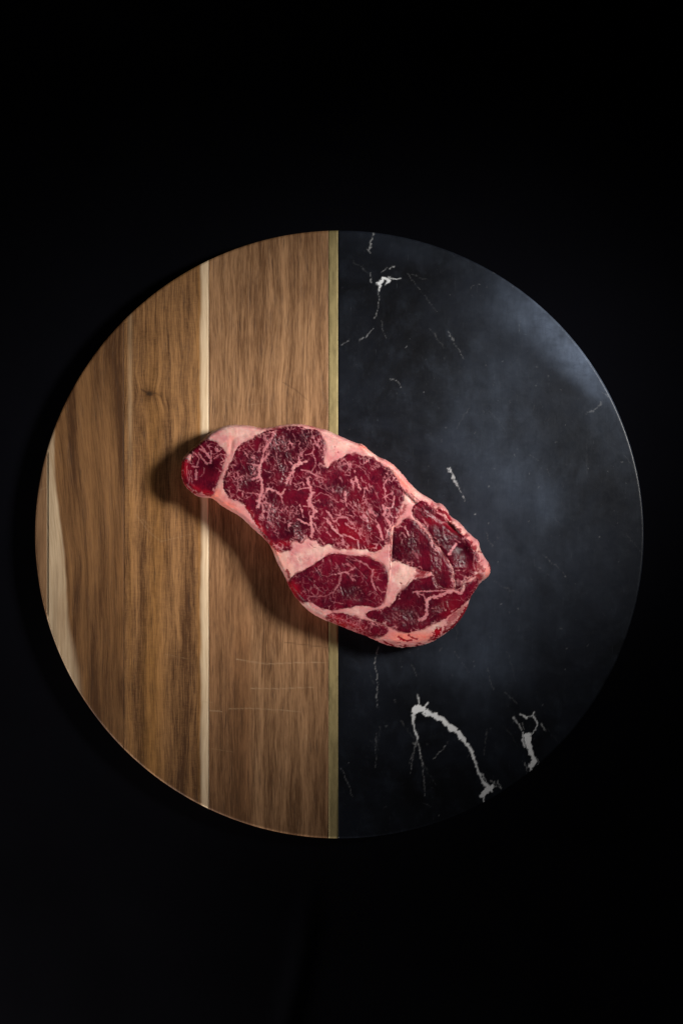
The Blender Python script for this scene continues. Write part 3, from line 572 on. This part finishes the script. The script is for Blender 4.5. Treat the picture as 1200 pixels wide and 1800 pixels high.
# --- marbling
V1 = np.zeros(X.shape)                          # traced veins
jx = 1.6 * fbm(X * .15, Y * .15, 4, 41, .65); jy = 1.6 * fbm(X * .15 + 7, Y * .15, 4, 42, .65)
XJ, YJ = X + jx, Y + jy
WOB = fbm(X * .17, Y * .17, 4, 46, .75)
def vein(p, a, b=None, val=1.0): stroke(V1, XJ, YJ, p, a * .74, (b or a) * .74, val, 1.15)
for p, a, b, v in [
 (B((290,140),(240,210),(200,300)), 5, 6, .75), (B((200,300),(110,430),(90,560)), 6, 5, .9), (B((180,470),(100,560)), 4, 4, .9), (B((90,560),(60,660),(55,740),(90,860),(90,1000),(60,1110),(30,1210)), 5.5, 6, 1),
 (B((-30,620),(60,625)), 4, 4, .9), (B((-60,830),(50,790)), 4, 6, .85), (A((1000,600),(1120,610)), 2, 3, .8), (A((1080,700),(1200,680)),1.5,2,.5), (A((1010,420),(1080,500)),1.5,1.5,.5), (A((900,540),(940,640)),2,1.5,.5),
 (A((1000,1020),(1090,1010),(1150,1070)), 2, 3, .6), (A((820,860),(860,980)),1.5,2,.5), (A((770,1020),(830,1040)),2,2,.6), (A((1130,860),(1180,830)),2,3,.7),
 (B((720,570),(640,590),(560,630)), 4, 8, 1), (B((550,630),(510,720),(460,800),(430,880)), 8, 5, 1), (B((480,580),(540,640)), 3, 5, .9), (B((600,510),(610,590)), 3, 5, .9),
 (B((640,500),(660,450),(700,400),(740,330)), 2.5, 1.5, .7), (B((700,480),(790,460),(820,400),(800,340),(870,290)), 3, 2, .7), (B((790,460),(830,530),(840,600)), 3, 2, .7), (B((480,760),(490,900)), 4, 3, .9),
 (B((640,690),(720,700),(790,740),(850,780),(930,800)), 3.5, 3, .8), (B((930,800),(940,880),(900,930)), 3, 2, .6), (B((720,820),(755,900),(780,1000)), 6, 5, .95), (B((800,1000),(760,1080),(750,1200)), 8, 7, 1),
 (B((600,970),(680,945),(740,940)), 3, 3, .9), (B((520,960),(600,980),(620,930)), 2, 2, .6), (B((110,1070),(170,950),(280,990),(350,1040),(410,970)), 4, 5, .95), (B((350,1040),(370,1120),(400,1190)), 4, 3, .7),
 (B((400,560),(440,640),(430,720)), 2, 2, .7), (B((520,180),(560,260),(540,380)), 1.5, 2, .55), (B((380,200),(420,320),(440,420)), 3, 2.5, .55), (B((290,460),(300,560)), 4, 2, .6), (B((100,680),(160,720),(260,730),(270,790)), 2, 2, .6),
 (B((640,150),(680,220),(740,260)), 2.5, 1.5, .5), (B((780,1120),(900,1010),(1000,1040),(1080,1100)), 1.8, 2, .6), (B((820,910),(960,960),(1060,1040)), 1.8, 1.8, .6), (B((890,600),(960,640)), 5, 3, .6),(B((880,430),(930,500)),3,3,.45),
 (B((960,300),(980,420),(960,560),(1000,660)), 2.5, 4, .55), (B((180,550),(220,640),(200,700)), 1.8, 1.5, .5),
 (C_((20,0),(60,40),(180,30),(210,90)), 5, 3, .9), (C_((100,60),(110,150),(90,230)), 5, 5, .9), (C_((90,230),(92,232)), 11, 11, .85), (C_((180,60),(190,150),(160,260)), 3, 2.5, .7),
 (C_((740,0),(780,80),(840,160)), 7, 6, 1), (C_((830,150),(790,240)), 4, 6, .9), (C_((780,230),(780,330),(800,420),(780,500)), 7, 7, 1), (C_((800,300),(860,400),(900,470)), 4, 2, .8), (C_((670,75),(750,85)), 2.5, 3, .8),
 (C_((620,60),(650,150),(665,230)), 3.5, 3, .9), (C_((590,260),(680,315),(760,330)), 4, 4, .9), (C_((550,190),(620,180)),2,2,.5), (C_((1000,150),(1050,210),(1085,290)), 4, 4, .9), (C_((1000,260),(1050,340),(1130,440),(1210,500)), 6, 4, 1),
 (C_((940,240),(1010,270)),2,3,.7), (C_((1100,300),(1160,240),(1210,240)), 3, 5, .8), (C_((500,240),(470,290),(400,310)), 2, 1.5, .5), (C_((220,320),(290,410)), 3, 2, .6), (C_((330,60),(280,180),(340,280)), 2, 2, .5),
 (C_((960,370),(1000,400)), 3, 3, .6), (C_((1000,440),(1050,500)), 4, 3, .7), (C_((860,170),(930,200)),2,2,.6), (C_((650,470),(700,440),(730,390)),2,2,.5),(C_((530,330),(610,380)),2,2,.4),
 (D((160,270),(185,330)), 4, 4, .9), (D((265,385),(270,390)), 4, 4, .8), (D((280,470),(300,550),(340,640)), 5, 5, .95), (D((210,510),(240,560),(245,640)), 5, 4, .9), (D((225,545),(290,520)), 3, 4, .8), (D((360,480),(380,540),(430,560)), 3, 2.5, .7),
 (D((460,570),(470,610)), 3, 3, .6), (D((400,660),(390,740),(365,810)), 2.5, 2.5, .8), (D((715,510),(675,570),(665,620),(700,680)), 3.5, 2.5, .85), (D((740,440),(720,510)), 2, 3, .5), (D((130,690),(140,800)), 6, 6, .95), (D((60,790),(140,820),(155,880)), 3, 3, .8),
 (D((655,860),(670,910),(780,900),(800,860),(815,740)), 5, 3, .9), (D((700,900),(672,1000)), 5, 5, .9), (D((750,900),(750,990),(800,1040)), 3, 3, .8), (D((690,1040),(740,1100),(770,1190)), 4, 7, .9), (D((190,260),(320,320),(400,390),(470,500)), 2.6, 2, .55),
 (D((320,310),(420,350),(470,420)), 2, 1.6, .45), (D((440,230),(490,320),(500,380)), 2, 1.6, .5), (D((500,590),(550,680),(600,780)), 2, 1.6, .55), (D((570,560),(640,660)), 1.6, 1.6, .4), (D((500,800),(560,890),(620,910)), 1.8, 2, .5),
 (D((20,330),(60,330),(110,390)), 3, 2.5, .6), (D((60,480),(100,540)), 4, 2, .6), (D((170,830),(230,900),(340,960),(430,970)), 2, 3, .6), (D((330,1010),(400,1080),(470,1110)), 3, 3, .7), (D((60,1020),(150,1040),(230,1130)), 5, 4, .75), (D((0,1090),(50,1150)),4,4,.6),
 (D((550,1070),(600,1140),(620,1200)), 2.5, 5, .8), (D((930,620),(950,720),(1000,800)), 3, 4, .6), (D((560,260),(580,300)),2,2,.35), (D((850,640),(870,700)),2,2,.4),
 (E((585,20),(620,110),(655,220)), 6, 5, 1), (E((690,60),(720,120),(700,200)), 3, 2.5, .8), (E((40,140),(85,170),(100,230),(105,290)), 3.5, 3, .85), (E((100,150),(200,190),(310,240),(325,350)), 3, 3, .85), (E((140,0),(210,60),(270,70)), 4, 2.5, .8),
 (E((0,30),(30,120)), 4, 3, .7), (E((415,200),(455,290)), 1.8, 1.8, .7), (E((240,0),(270,60)), 4, 2, .8), (E((330,0),(390,60),(400,140)), 2, 2, .45), (E((560,180),(640,240),(730,230)), 2, 3, .55), (E((0,200),(60,260)),1.5,1.5,.4),
 # oval muscle
 (H_((780,400),(860,372),(960,360),(1060,300)), 3, 4, .75), (H_((860,370),(838,290),(790,230)), 3, 2, .55), (H_((960,240),(1040,300)),4,3,.6), (H_((870,390),(870,480),(820,560),(760,650)), 3.2, 3, .65), (H_((600,340),(590,400),(680,420),(720,410),(790,380)), 2, 2.5, .5),
 (H_((950,370),(1010,430),(1040,480)), 3.5, 2.5, .6), (H_((345,430),(350,520),(420,515)), 2, 1.8, .45), (H_((370,405),(430,430),(480,420),(520,370)), 1.8, 1.8, .4), (H_((610,200),(600,330)), 1.8, 1.8, .4), (H_((700,180),(750,250),(740,310)), 1.8, 1.8, .4),
 (H_((400,690),(520,705),(680,690),(750,640)), 2, 2.5, .55), (H_((720,690),(735,770),(900,800)), 2.2, 2.5, .5), (H_((1000,190),(1130,205),(1210,260)), 2.2, 2.2, .55), (H_((520,760),(600,700)), 2, 2, .35), (H_((220,520),(300,500)), 3, 2, .3), (H_((560,480),(640,520),(700,480)),1.6,1.6,.35),
 (H_((500,520),(520,600),(620,640)),2,1.5,.35), (H_((430,770),(410,720),(470,700)),3,2,.55), (H_((640,640),(660,720),(640,800)),1.6,1.6,.4), (H_((880,220),(930,330)),1.6,1.6,.35), (H_((460,300),(520,340),(500,400)),1.6,1.6,.3),
 (E((170,680),(210,770),(270,790)), 3, 3, .6), (E((310,520),(420,570),(490,640)), 3, 3.5, .65), (E((520,640),(510,720),(500,800),(530,880),(565,940)), 4.5, 4, .75), (E((540,745),(640,800)), 2.5, 2, .6), (E((500,660),(600,640),(700,660)),2,2,.35),
 (E((570,880),(640,960),(700,950)), 3, 2.5, .6), (E((60,720),(45,830)), 3, 3, .55), (E((600,700),(690,690)), 2, 2, .45), (E((260,480),(330,540),(340,600)), 2, 2, .5), (E((450,1000),(520,960),(600,1040)), 2, 2, .45), (E((560,940),(600,1100)),2,2,.4),
 (E((400,1050),(480,1080),(560,1120)),2,2,.4), (E((100,1060),(250,1080),(380,1060)),1.8,1.8,.35), (E((520,560),(600,590),(680,650)),1.8,1.5,.35),
 # right part
 (F_((560,770),(500,850),(455,915)), 6, 5, .9), (F_((-60,370),(50,470),(150,570),(210,680),(280,800)), 6, 5, .95), (F_((280,800),(350,880),(430,970),(515,1150)), 5, 2, .85), (F_((210,400),(320,480),(410,460)), 2, 3, .5),
 (F_((90,260),(160,330),(260,400)), 2, 2, .45), (F_((300,330),(390,370),(430,450)), 5, 3, .7), (F_((820,920),(800,1050),(830,1150)), 4, 3, .55), (F_((540,700),(620,750)), 2.5, 2, .6), (F_((270,400),(230,450)),2,3,.5), (F_((100,420),(160,520)),4,3,.6),
 (F_((860,900),(870,1000)),5,4,.5), (F_((700,1160),(800,1120)),2,2,.4), (F_((590,1010),(640,1100)),2,2,.35),
 (E((890,170),(930,130),(980,200)), 3, 2.5, .6), (E((960,40),(1000,120),(1020,180)), 4, 3, .8), (E((930,220),(900,300)), 3, 2, .5), (E((1080,400),(1150,480)), 7, 6, .5), (E((1000,130),(1030,260),(980,400)),2,1.5,.35),
 (G((205,320),(320,308),(500,305),(700,290),(760,280)), 3.4, 2, .85), (G((380,440),(450,400),(580,370),(680,330),(760,300)), 7, 7, 1), (G((760,300),(860,330),(900,280),(900,190)), 7, 7, 1), (G((900,190),(960,150),(1060,130)), 7, 5, .95),
 (G((390,430),(392,520),(390,620),(350,690),(290,720)), 7, 7, .95), (G((250,330),(340,355),(380,430)), 4, 4, .8), (G((260,330),(285,390)), 4, 2, .7), (G((765,150),(770,270)), 5, 4, .8), (G((240,620),(300,715)), 2.5, 4, .6),
 (G((460,550),(530,545)), 2, 2, .6), (G((800,430),(860,440)), 3, 2, .5), (G((990,320),(1070,290)), 2, 2, .4), (G((730,600),(800,545)), 2, 2, .7), (G((640,410),(740,430)), 1.6, 1.6, .35), (G((520,240),(610,260)), 2, 2, .4), (G((150,200),(120,270),(60,300)),2,2,.3),
 (G((850,70),(900,100)),3,3,.5), (G((930,470),(850,380)),2,2,.4), (G((-200,620),(-60,700),(80,760)),2,2,.35),
 # tip
 (A((330,400),(420,440),(480,520)), 5, 5, .8), (A((500,430),(490,600)), 5, 3, .8), (A((560,370),(590,430)), 5, 6, .8), (A((380,540),(440,610),(500,570)), 4, 3, .7), (A((290,700),(285,820)), 6, 5, .7), (A((400,660),(390,750),(330,790)), 3, 2, .5),
 (A((210,700),(230,860)), 2.5, 2, .6), (A((570,660),(620,690)), 2, 1.5, .5), (A((240,440),(330,520),(300,620)), 4, 3, .65), (A((340,330),(400,400)), 3.5, 3, .65), (A((540,530),(620,470),(700,480)), 4, 2, .7), (A((330,460),(360,520)),5,3,.7), (A((420,500),(470,450)),4,3,.7),
 (A((180,700),(200,800),(180,880)), 2, 2, .7), (A((150,900),(230,970)), 4, 3, .55), (A((240,640),(320,650)),5,3,.7), (A((280,1040),(400,1045)),5,4,.7),
 # rim muscle
 (H_((760,1000),(860,1010),(900,970)), 2.5, 2, .55), (H_((860,1010),(960,1060),(1040,1080)), 3, 3, .6), (H_((1000,990),(1080,1060)), 2, 2, .4), (H_((1080,1120),(1140,1060)), 3, 2, .5)]:
    vein(p, a, b, v)
V1 *= np.clip(0.93 + 0.35 * fbm(X * .25, Y * .25, 2, 44), 0.5, 1)
# fine web: warped cell edges, stretched along the fibres and fading in and out
def web(cell, ang, stretch, seed, thick, cover):
    c, s = math.cos(ang), math.sin(ang)
    wxx = X + 4.5 * fbm(X * .05, Y * .05, 3, seed + 1); wyy = Y + 4.5 * fbm(X * .05 + 5, Y * .05, 3, seed + 2)
    wxx = wxx + 1.6 * fbm(X * .2, Y * .2, 2, seed + 6); wyy = wyy + 1.6 * fbm(X * .2 + 3, Y * .2, 2, seed + 7)
    a = (wxx * c + wyy * s) / (cell * stretch); b = (-wxx * s + wyy * c) / cell
    e = worley(a, b, seed)
    m = sstep(-cover, 0.35, fbm(X * .035, Y * .035, 3, seed + 3)) * np.clip(0.75 + 1.0 * vnoise(X * .11, Y * .11, seed + 9), 0, 1)
    t = thick * (0.5 + m)
    return sstep(t, t * 0.25, e) * m
webs = {}
W_eye = np.maximum(web(8.0, 1.05, 1.5, 101, .19, .28), 0.85 * web(4.6, 1.0, 1.6, 111, .25, .18))
W_eye_r = np.maximum(web(8.5, 1.1, 1.5, 121, .19, .26), 0.85 * web(4.8, 1.1, 1.8, 131, .24, .20))
W_oval = 0.70 * np.maximum(web(9, 1.9, 1.3, 141, .17, .25), 0.8 * web(5, 1.6, 1.4, 151, .22, .15))
W_dark = 0.45 * web(8, 0.6, 1.6, 161, .18, .02)
W_tip = 0.9 * web(7, 0.6, 1.2, 171, .24, .2) * sstep(815, 800, Y)
xm = sstep(560, 600, X)
EDGE = web(6.0, .8, 1.3, 301, .24, .4)
webmap = {'eye': W_eye * (1 - xm) + W_eye_r * xm, 'oval': W_oval, 'inner': W_dark, 'outer': W_dark, 'lower': W_dark, 'tip': np.maximum(W_tip, .4 * W_dark), 'rim': np.maximum(W_eye, .7 * EDGE)}
speck = sstep(.25, .5, fbm(X * .22, Y * .22, 3, 181)) * 0.22

# --- which areas are fresh bright red, which are dark; which are wet and rough
def soft(lst, base=0.0):
    F = np.full(X.shape, base)
    for cx, cy, r1, r2, a, v in lst:
        c, s = math.cos(a), math.sin(a); p = ((X - cx) * c + (Y - cy) * s) / r1; q = (-(X - cx) * s + (Y - cy) * c) / r2
        F = np.maximum(F, v * np.exp(-(p * p + q * q)))
    return F
fresh = soft([(320,825,11,22,0,1.0),(362,868,18,7,.1,.75),(345,862,14,9,.5,.6),(478,960,26,7,.75,1.0),(455,925,20,5,.85,.9),(440,900,14,4,.9,.6),(516,1035,16,9,1.0,.85),(500,1020,8,8,0,.8),(618,938,34,18,.3,.42),(640,900,10,30,-.5,.3),(605,1098,40,10,.35,.8),
              (655,1005,6,9,0,.4),(705,1122,10,4,.2,1),(715,1120,16,5,.1,.9),(768,1110,10,8,0,.75),(590,1085,20,5,.3,.8),(600,1100,24,8,.4,.65),(616,965,12,5,0,.7),(655,962,14,6,0,.5),(755,915,12,8,.6,.35),(790,925,24,7,.75,.35),
              (790,1070,20,20,0,.3),(570,1020,7,7,0,.0),(840,1000,12,12,0,.35),(500,955,14,6,0,.55)])
fresh = np.maximum(fresh, 0.8 * sstep(7, 2, d) * (0.4 + 0.5 * sstep(.0, .4, fbm(X * .03, Y * .03, 3, 191))))
deep = soft([(495,800,40,34,.3,.6),(440,835,18,30,0,.5),(770,950,50,22,.75,.45),(600,1035,60,20,.1,.35),(735,1060,50,30,.1,.4),(600,860,20,14,0,.35),(520,775,40,26,.2,.75),(545,765,16,12,0,.7),(372,820,12,18,.2,.8),(480,865,24,34,.4,.45),(510,930,26,16,.8,.8),(470,845,20,24,0,.5),(620,1035,22,15,0,.8),(690,965,9,30,0,.9),(715,960,26,26,0,.6),
             (806,965,16,12,.5,.7),(800,940,24,6,.75,.7),(745,1005,22,10,0,.6),(715,1045,24,16,0,.55),(775,1015,14,10,0,.5),(655,895,26,12,.8,.45),(673,830,16,10,.7,.5),(530,915,12,26,-.4,.6)])
wet = soft([(486,775,18,30,-.3,.9),(500,790,10,30,-.4,.8),(545,770,14,14,0,.7),(496,830,9,34,-.25,1),(445,825,18,34,0,.7),(430,850,12,14,0,.8),(480,905,24,32,-.2,.9),(520,930,10,34,-.5,1),(440,800,14,12,0,.6),
            (606,865,24,12,.6,.8),(630,890,22,9,.9,1),(650,920,10,30,-.4,.9),(590,880,20,12,0,.4),(592,822,12,12,0,.6),(690,895,10,20,0,.6),(675,900,14,14,0,.5),(715,950,24,34,0,.8),(780,945,22,12,.8,1.15),(805,990,14,10,0,1.1),(765,990,10,30,-.2,1),
            (775,1070,16,9,-.4,1.2),(710,1085,28,16,.3,1),(748,905,20,8,.7,1),(690,1090,20,8,.3,.8),(620,1040,24,18,0,.5),(600,1010,12,8,.5,.4),(735,1095,16,8,0,.8),(600,960,60,10,0,.25),(365,835,10,10,0,.5)])
# fibrous relief of the cut meat
def rel(ang, sc, st, seed):
    c, s = math.cos(ang), math.sin(ang)
    xx = X + 3 * fbm(X*.05, Y*.05, 2, seed+50); yy = Y + 3 * fbm(X*.05+4, Y*.05, 2, seed+51)
    return ridged((xx * c + yy * s) * sc / st, (-xx * s + yy * c) * sc, 3, seed)
fibre = rel(1.15, .16, 2.6, 201) + 0.6 * rel(1.15, .33, 2.2, 202)
crumb = fbm(X * .20, Y * .20, 3, 203, .7); crumb2 = fbm(X * .42, Y * .34, 2, 207, .6)
fat_soft = fbm(X * .045, Y * .045, 3, 204)
muscle_relief = 0.00004 * (fibre - .9) + wet * (0.00014 * (fibre - .9) + 0.00022 * crumb + 0.00016 * np.abs(crumb2))
WOB = None
# knife nicks across the oval muscle
nick = np.zeros(X.shape)
for p in [H_((410,430),(480,500)), H_((510,290),(560,360),(600,430)), H_((505,530),(580,610),(655,665)), H_((870,560),(890,620),(915,690)), H_((340,560),(390,610)), E((150,500),(260,590),(350,680),(440,770)), H_((730,180),(735,250)), H_((905,240),(930,280)),
          E((540,940),(610,1010)), D((540,950),(600,1000)), D((490,1040),(550,1090))]:
    stroke(nick, X, Y, p, 1.5, 1.2, .9, .8)

WOB = fbm(X * .17, Y * .17, 4, 46, .75)
# lean streaks showing in the fat
LEAN = np.zeros(X.shape)
for p, a, b, v in [(G((0,945),(60,985),(130,1005),(190,990)), 4.5, 2, .95), (G((130,925),(200,960),(260,985)), 3, 3, .8), (G((-30,1035),(20,1035)), 3, 2, .7), (G((540,870),(520,930)), 13, 12, .95), (G((450,960),(560,960)), 4, 2, .6),
   (G((890,560),(800,640),(720,720),(690,800)), 13, 9, .55), (G((960,560),(870,700),(760,830),(640,900)), 8, 5, .85), (G((870,520),(900,580)), 4, 3, .5), (G((650,810),(640,890)), 5, 4, .7), (G((700,690),(800,600)),3,3,.6),
   (F_((320,310),(420,340),(480,420)), 7, 6, .9), (F_((180,470),(300,510),(400,470)), 4, 3, .8), (F_((880,1080),(940,1130)), 9, 8, .6), (F_((1040,1040),(1080,1130)), 6, 8, .75), (F_((640,690),(750,760)), 9, 6, .8), (F_((880,870),(930,900)),4,3,.7),
   (C_((440,980),(470,1070)), 6, 5, .7), (C_((320,860),(350,910)), 4, 3, .35), (C_((470,800),(490,810)), 7, 6, .22), (C_((610,800),(640,850)), 4, 4, .35), (C_((680,800),(730,810)), 5, 4, .3), (C_((500,720),(560,760)), 2, 2, .3),
   (C_((760,600),(800,655),(850,665)), 1.5, 1.2, .55), (C_((600,550),(640,590)), 3, 2, .6), (C_((-20,240),(60,330),(140,430),(190,540)), 6, 5, .85), (C_((190,560),(260,660),(340,710),(480,690)), 5, 3, .75), (C_((290,560),(380,590)),5,4,.3),
   (H_((110,500),(180,640),(270,770),(350,800)), 4, 2, .7), (H_((150,620),(260,790)), 2, 2, .4), (D((340,20),(400,60)), 2, 2, .6), (D((620,190),(660,240)), 3, 2, .5), (D((850,350),(900,380)), 4, 3, .3),
   (D((980,660),(1060,760),(1100,830)), 5, 8, .55), (D((1050,780),(1180,900)), 5, 4, .5), (D((960,870),(940,960),(900,990)), 6, 4, .6), (B((60,95),(200,85),(300,60),(440,35)), 3, 2, .6), (B((250,110),(330,115)), 5, 4, .6), (B((700,45),(850,100)), 2, 2, .6),
   (B((880,110),(1000,115),(1150,185)), 2, 1.5, .35), (A((730,290),(780,330),(790,380)), 3, 2, .12), (A((340,1010),(250,960)), 4, 3, .5), (A((760,1110),(900,1170)), 2.5, 2, .25), (E((900,830),(910,836)), 3, 3, .75), (B((1102,370),(1104,371)), 2, 2, .6),
   (B((1145,447),(1147,448)), 2, 2, .7), (E((770,130),(765,300),(762,420),(758,640)), 1.6, 1.2, .8), (E((740,640),(745,760)), 1.4, 1, .4), (E((660,280),(660,350),(600,410),(480,440)), 2, 1.5, .35), (E((930,770),(950,720)), 1.3, 1, .25),
   (H_((900,920),(980,960)), 1.3, 1, .3), (H_((1000,1100),(1100,1150),(1180,1180)), 5, 6, .5), (H_((820,1040),(900,1080)), 4, 3, .5), (G((-400,650),(-330,740)), 4, 3, .5), (F_((700,520),(720,640)), 3, 3, .2)]:
    stroke(LEAN, XJ, YJ, p, a, b, v, 1.3)
LEAN = np.maximum(LEAN, 0.34 * sstep(.05, .40, fbm(X * .035, Y * .05, 4, 211)) * sstep(26, 6, d))
LEAN = np.maximum(LEAN, (0.16 + 0.16 * fbm(X * .06, Y * .06, 3, 216)) * sstep(17, 3, d) * sstep(640, 760, X + .5 * (Y - 950)))
LEAN = np.maximum(LEAN, sstep(.30, .50, fbm(X * .05, Y * .07, 3, 212)) * sstep(9, 2, d) * sstep(960, 1060, Y) * .7)
rightrim = sstep(690, 760, X + 0.3 * (Y - 950)) * sstep(1090, 1050, Y) * sstep(-16, -3, inside)
LEAN = np.maximum(LEAN, 0.75 * rightrim * sstep(-.12, .30, fbm((X + Y) * .06, (X - Y) * .025, 4, 214, .6)))
lowrim = sstep(560, 600, X) * sstep(1060, 1085, Y + 0.25 * (640 - X) * (X < 640)) * sstep(14, 4, d)
LEAN = np.maximum(LEAN, 0.9 * lowrim * sstep(.0, .30, fbm(X * .05 + Y * .02, (Y - X * .4) * .16, 4, 215, .6)))
LEAN = np.maximum(LEAN, 0.62 * sstep(-4.2, -.2, inside) * (0.4 + .6 * sstep(-.1, .3, fbm(X*.07, Y*.07, 2, 213))))
warm = soft([(378,872,14,16,0,1.0),(400,888,26,8,.45,.9),(345,868,10,6,0,.3),(480,965,20,8,.8,.7),(505,1000,10,26,-.4,.3),(690,910,8,16,.2,.6),(708,1118,26,10,0,1.0),(740,1118,24,10,0,.8),(640,1105,40,12,.4,.5),(710,850,26,6,.8,.8),(640,788,14,5,.6,.8),
             (810,940,26,8,.7,.3),(860,1010,10,14,0,.7),(660,1000,10,30,0,.25),(406,778,6,18,.2,.35),(690,815,16,6,.7,.4),(540,1080,40,8,.5,.5)])

cream = soft([(412,758,26,10,.1,1.0),(600,782,24,10,.5,.7),(655,800,20,7,.7,.5),(710,1008,14,18,.5,1.0),(560,965,34,9,-.2,.7),(500,985,12,22,-.6,1.0),(640,967,34,4,0,.6),(690,990,8,16,0,.7),(560,1075,40,5,.4,.5),(735,868,20,5,.7,.5),(790,935,10,5,.7,.5),(842,965,8,6,0,.8),(770,1100,20,5,-.3,.4),(450,900,14,4,.8,.5),(395,800,6,20,.2,.4)])
def grid_mesh(name, dist, Z, attrs, rings, parent, label=None, lim=0.0):
    """mesh of the cells whose centre lies inside; its outline is pulled onto dist = 0 and a wall is hung from it"""
    dc = (dist[:-1,:-1] + dist[1:,:-1] + dist[:-1,1:] + dist[1:,1:]) / 4
    m = dc > lim
    ny, nx = dist.shape; I = np.arange(nx * ny).reshape(ny, nx)
    q = np.stack([I[:-1,:-1][m], I[1:,:-1][m], I[1:,1:][m], I[:-1,1:][m]], -1)
    ed = np.concatenate([q[:, [0,1]], q[:, [1,2]], q[:, [2,3]], q[:, [3,0]]])
    key = ed.min(1).astype(np.int64) * (nx * ny) + ed.max(1)
    un, idx, cnt = np.unique(key, return_index=True, return_counts=True)
    be = ed[idx[cnt == 1]]
    gy, gx = np.gradient(dist, STEP); gl = np.hypot(gx, gy) + 1e-6; gx /= gl; gy /= gl
    used = np.zeros(nx * ny, bool); used[q.ravel()] = True
    bd = np.zeros(nx * ny, bool); bd[be.ravel()] = True
    px = X.ravel().copy(); py = Y.ravel().copy(); dd = np.clip((dist - lim).ravel(), -1.1, 1.1) / np.maximum(gl.ravel(), .6)
    px[bd] -= (dd * gx.ravel())[bd]; py[bd] -= (dd * gy.ravel())[bd]
    remap = -np.ones(nx * ny, np.int64); ids = np.nonzero(used)[0]; remap[ids] = np.arange(len(ids))
    kk = (1 - ZE / HC)
    def tow(a, b): return (a - CX) * S * kk, (CY - b) * S * kk
    vx, vy = tow(px[ids], py[ids]); V = [np.stack([vx, vy, Z.ravel()[ids]], -1)]
    Fq = [remap[q]]
    bids = np.nonzero(bd)[0]; bm = -np.ones(nx * ny, np.int64); bm[bids] = np.arange(len(bids))
    A_ = {k: [a.ravel()[ids]] for k, a in attrs.items()}
    e0 = remap[be]; base = len(ids); L = len(bids); ztop = Z.ravel()[bids]
    for ins, zf in rings:
        ax = px[bids] + gx.ravel()[bids] * ins; ay = py[bids] + gy.ravel()[bids] * ins
        x_, y_ = tow(ax, ay); V.append(np.stack([x_, y_, zf(ztop)], -1))
        e1 = bm[be] + base; Fq.append(np.stack([e0[:,1], e0[:,0], e1[:,0], e1[:,1]], -1)); e0 = e1; base += L
        for k, a in attrs.items(): A_[k].append(a.ravel()[bids])
    A_ = {k: np.concatenate(v) for k, v in A_.items()}
    me = np_mesh(name, np.vstack(V), np.vstack(Fq), A_, M_meat)
    o = bpy.data.objects.new(name, me); link(o, parent)
    if label: o['label'] = label
    return o

steak = empty('beef_steak', (0, 0, 0.0003), category='steak',
              label='raw marbled steak with pink fat lying across the middle of the round board')
Zfat = H - 0.0022 * sstep(0.2, 2.4, inside) + 0.00022 * fat_soft * sstep(0, 4, -inside)
Zfat -= 0.00035 * LEAN * sstep(0, .4, u)
nf = np.clip(fresh * 0.8 + 0.35, 0, 1)
grid_mesh('fat', d, Zfat, dict(fat=np.clip(1 - LEAN, 0, 1), fresh=nf, deep=np.zeros(X.shape), warm=warm, wet=0.3 + 0*X, bulk=1 + 0*X, cream=cream),
          [(-0.35, lambda z: z * 0.80), (0.0, lambda z: z * 0.60), (1.5, lambda z: z * 0.38), (3.5, lambda z: z * 0.15), (6.0, lambda z: z * 0.0)], steak)
LAB = {'tip': 'small muscle at the narrow end of the steak, bright red at its tip', 'eye': 'large marbled eye muscle in the middle', 'oval': 'smooth oval muscle below the eye', 'inner': 'dark muscle right of the straight slit',
       'outer': 'wet dark muscle along the bulging right rim', 'lower': 'muscle crossed by a zigzag seam of fat at the wide end', 'rim': 'thin red muscle along the lower rim'}
for k, q in muscd.items():
    ft = np.maximum(V1, np.where(V1 > .3, V1, webmap[k] * 0.80)); ft = np.maximum(ft, speck * (0.6 if k != 'eye' else 1))
    ft = np.maximum(ft, 0.9 * EDGE * sstep(13, 2, q) * (0.35 if k == 'oval' else 1))
    ft = ft * sstep(.2, 1.6, q) + (1 - sstep(.2, 1.6, q)) * 0.45
    z = H - 0.00012 + 0.00040 * sstep(0.2, 5, q) + muscle_relief * sstep(0, 3, q) + 0.00010 * ft - 0.00030 * nick
    ft = np.maximum(ft, nick * 0.35)
    grid_mesh('muscle', q, z, dict(fat=np.clip(ft, 0, 1), fresh=np.clip(fresh, 0, 1), deep=deep, warm=np.zeros(X.shape), wet=np.clip(wet, 0, 1.2), bulk=np.clip(0.55 * sstep(.75, 1, ft) + 0.45 * sstep(10, 2, q), 0, 1)),
              [(0.1, lambda z: z - 0.0012), (0.3, lambda z: z - 0.0036)], steak, LAB[k])
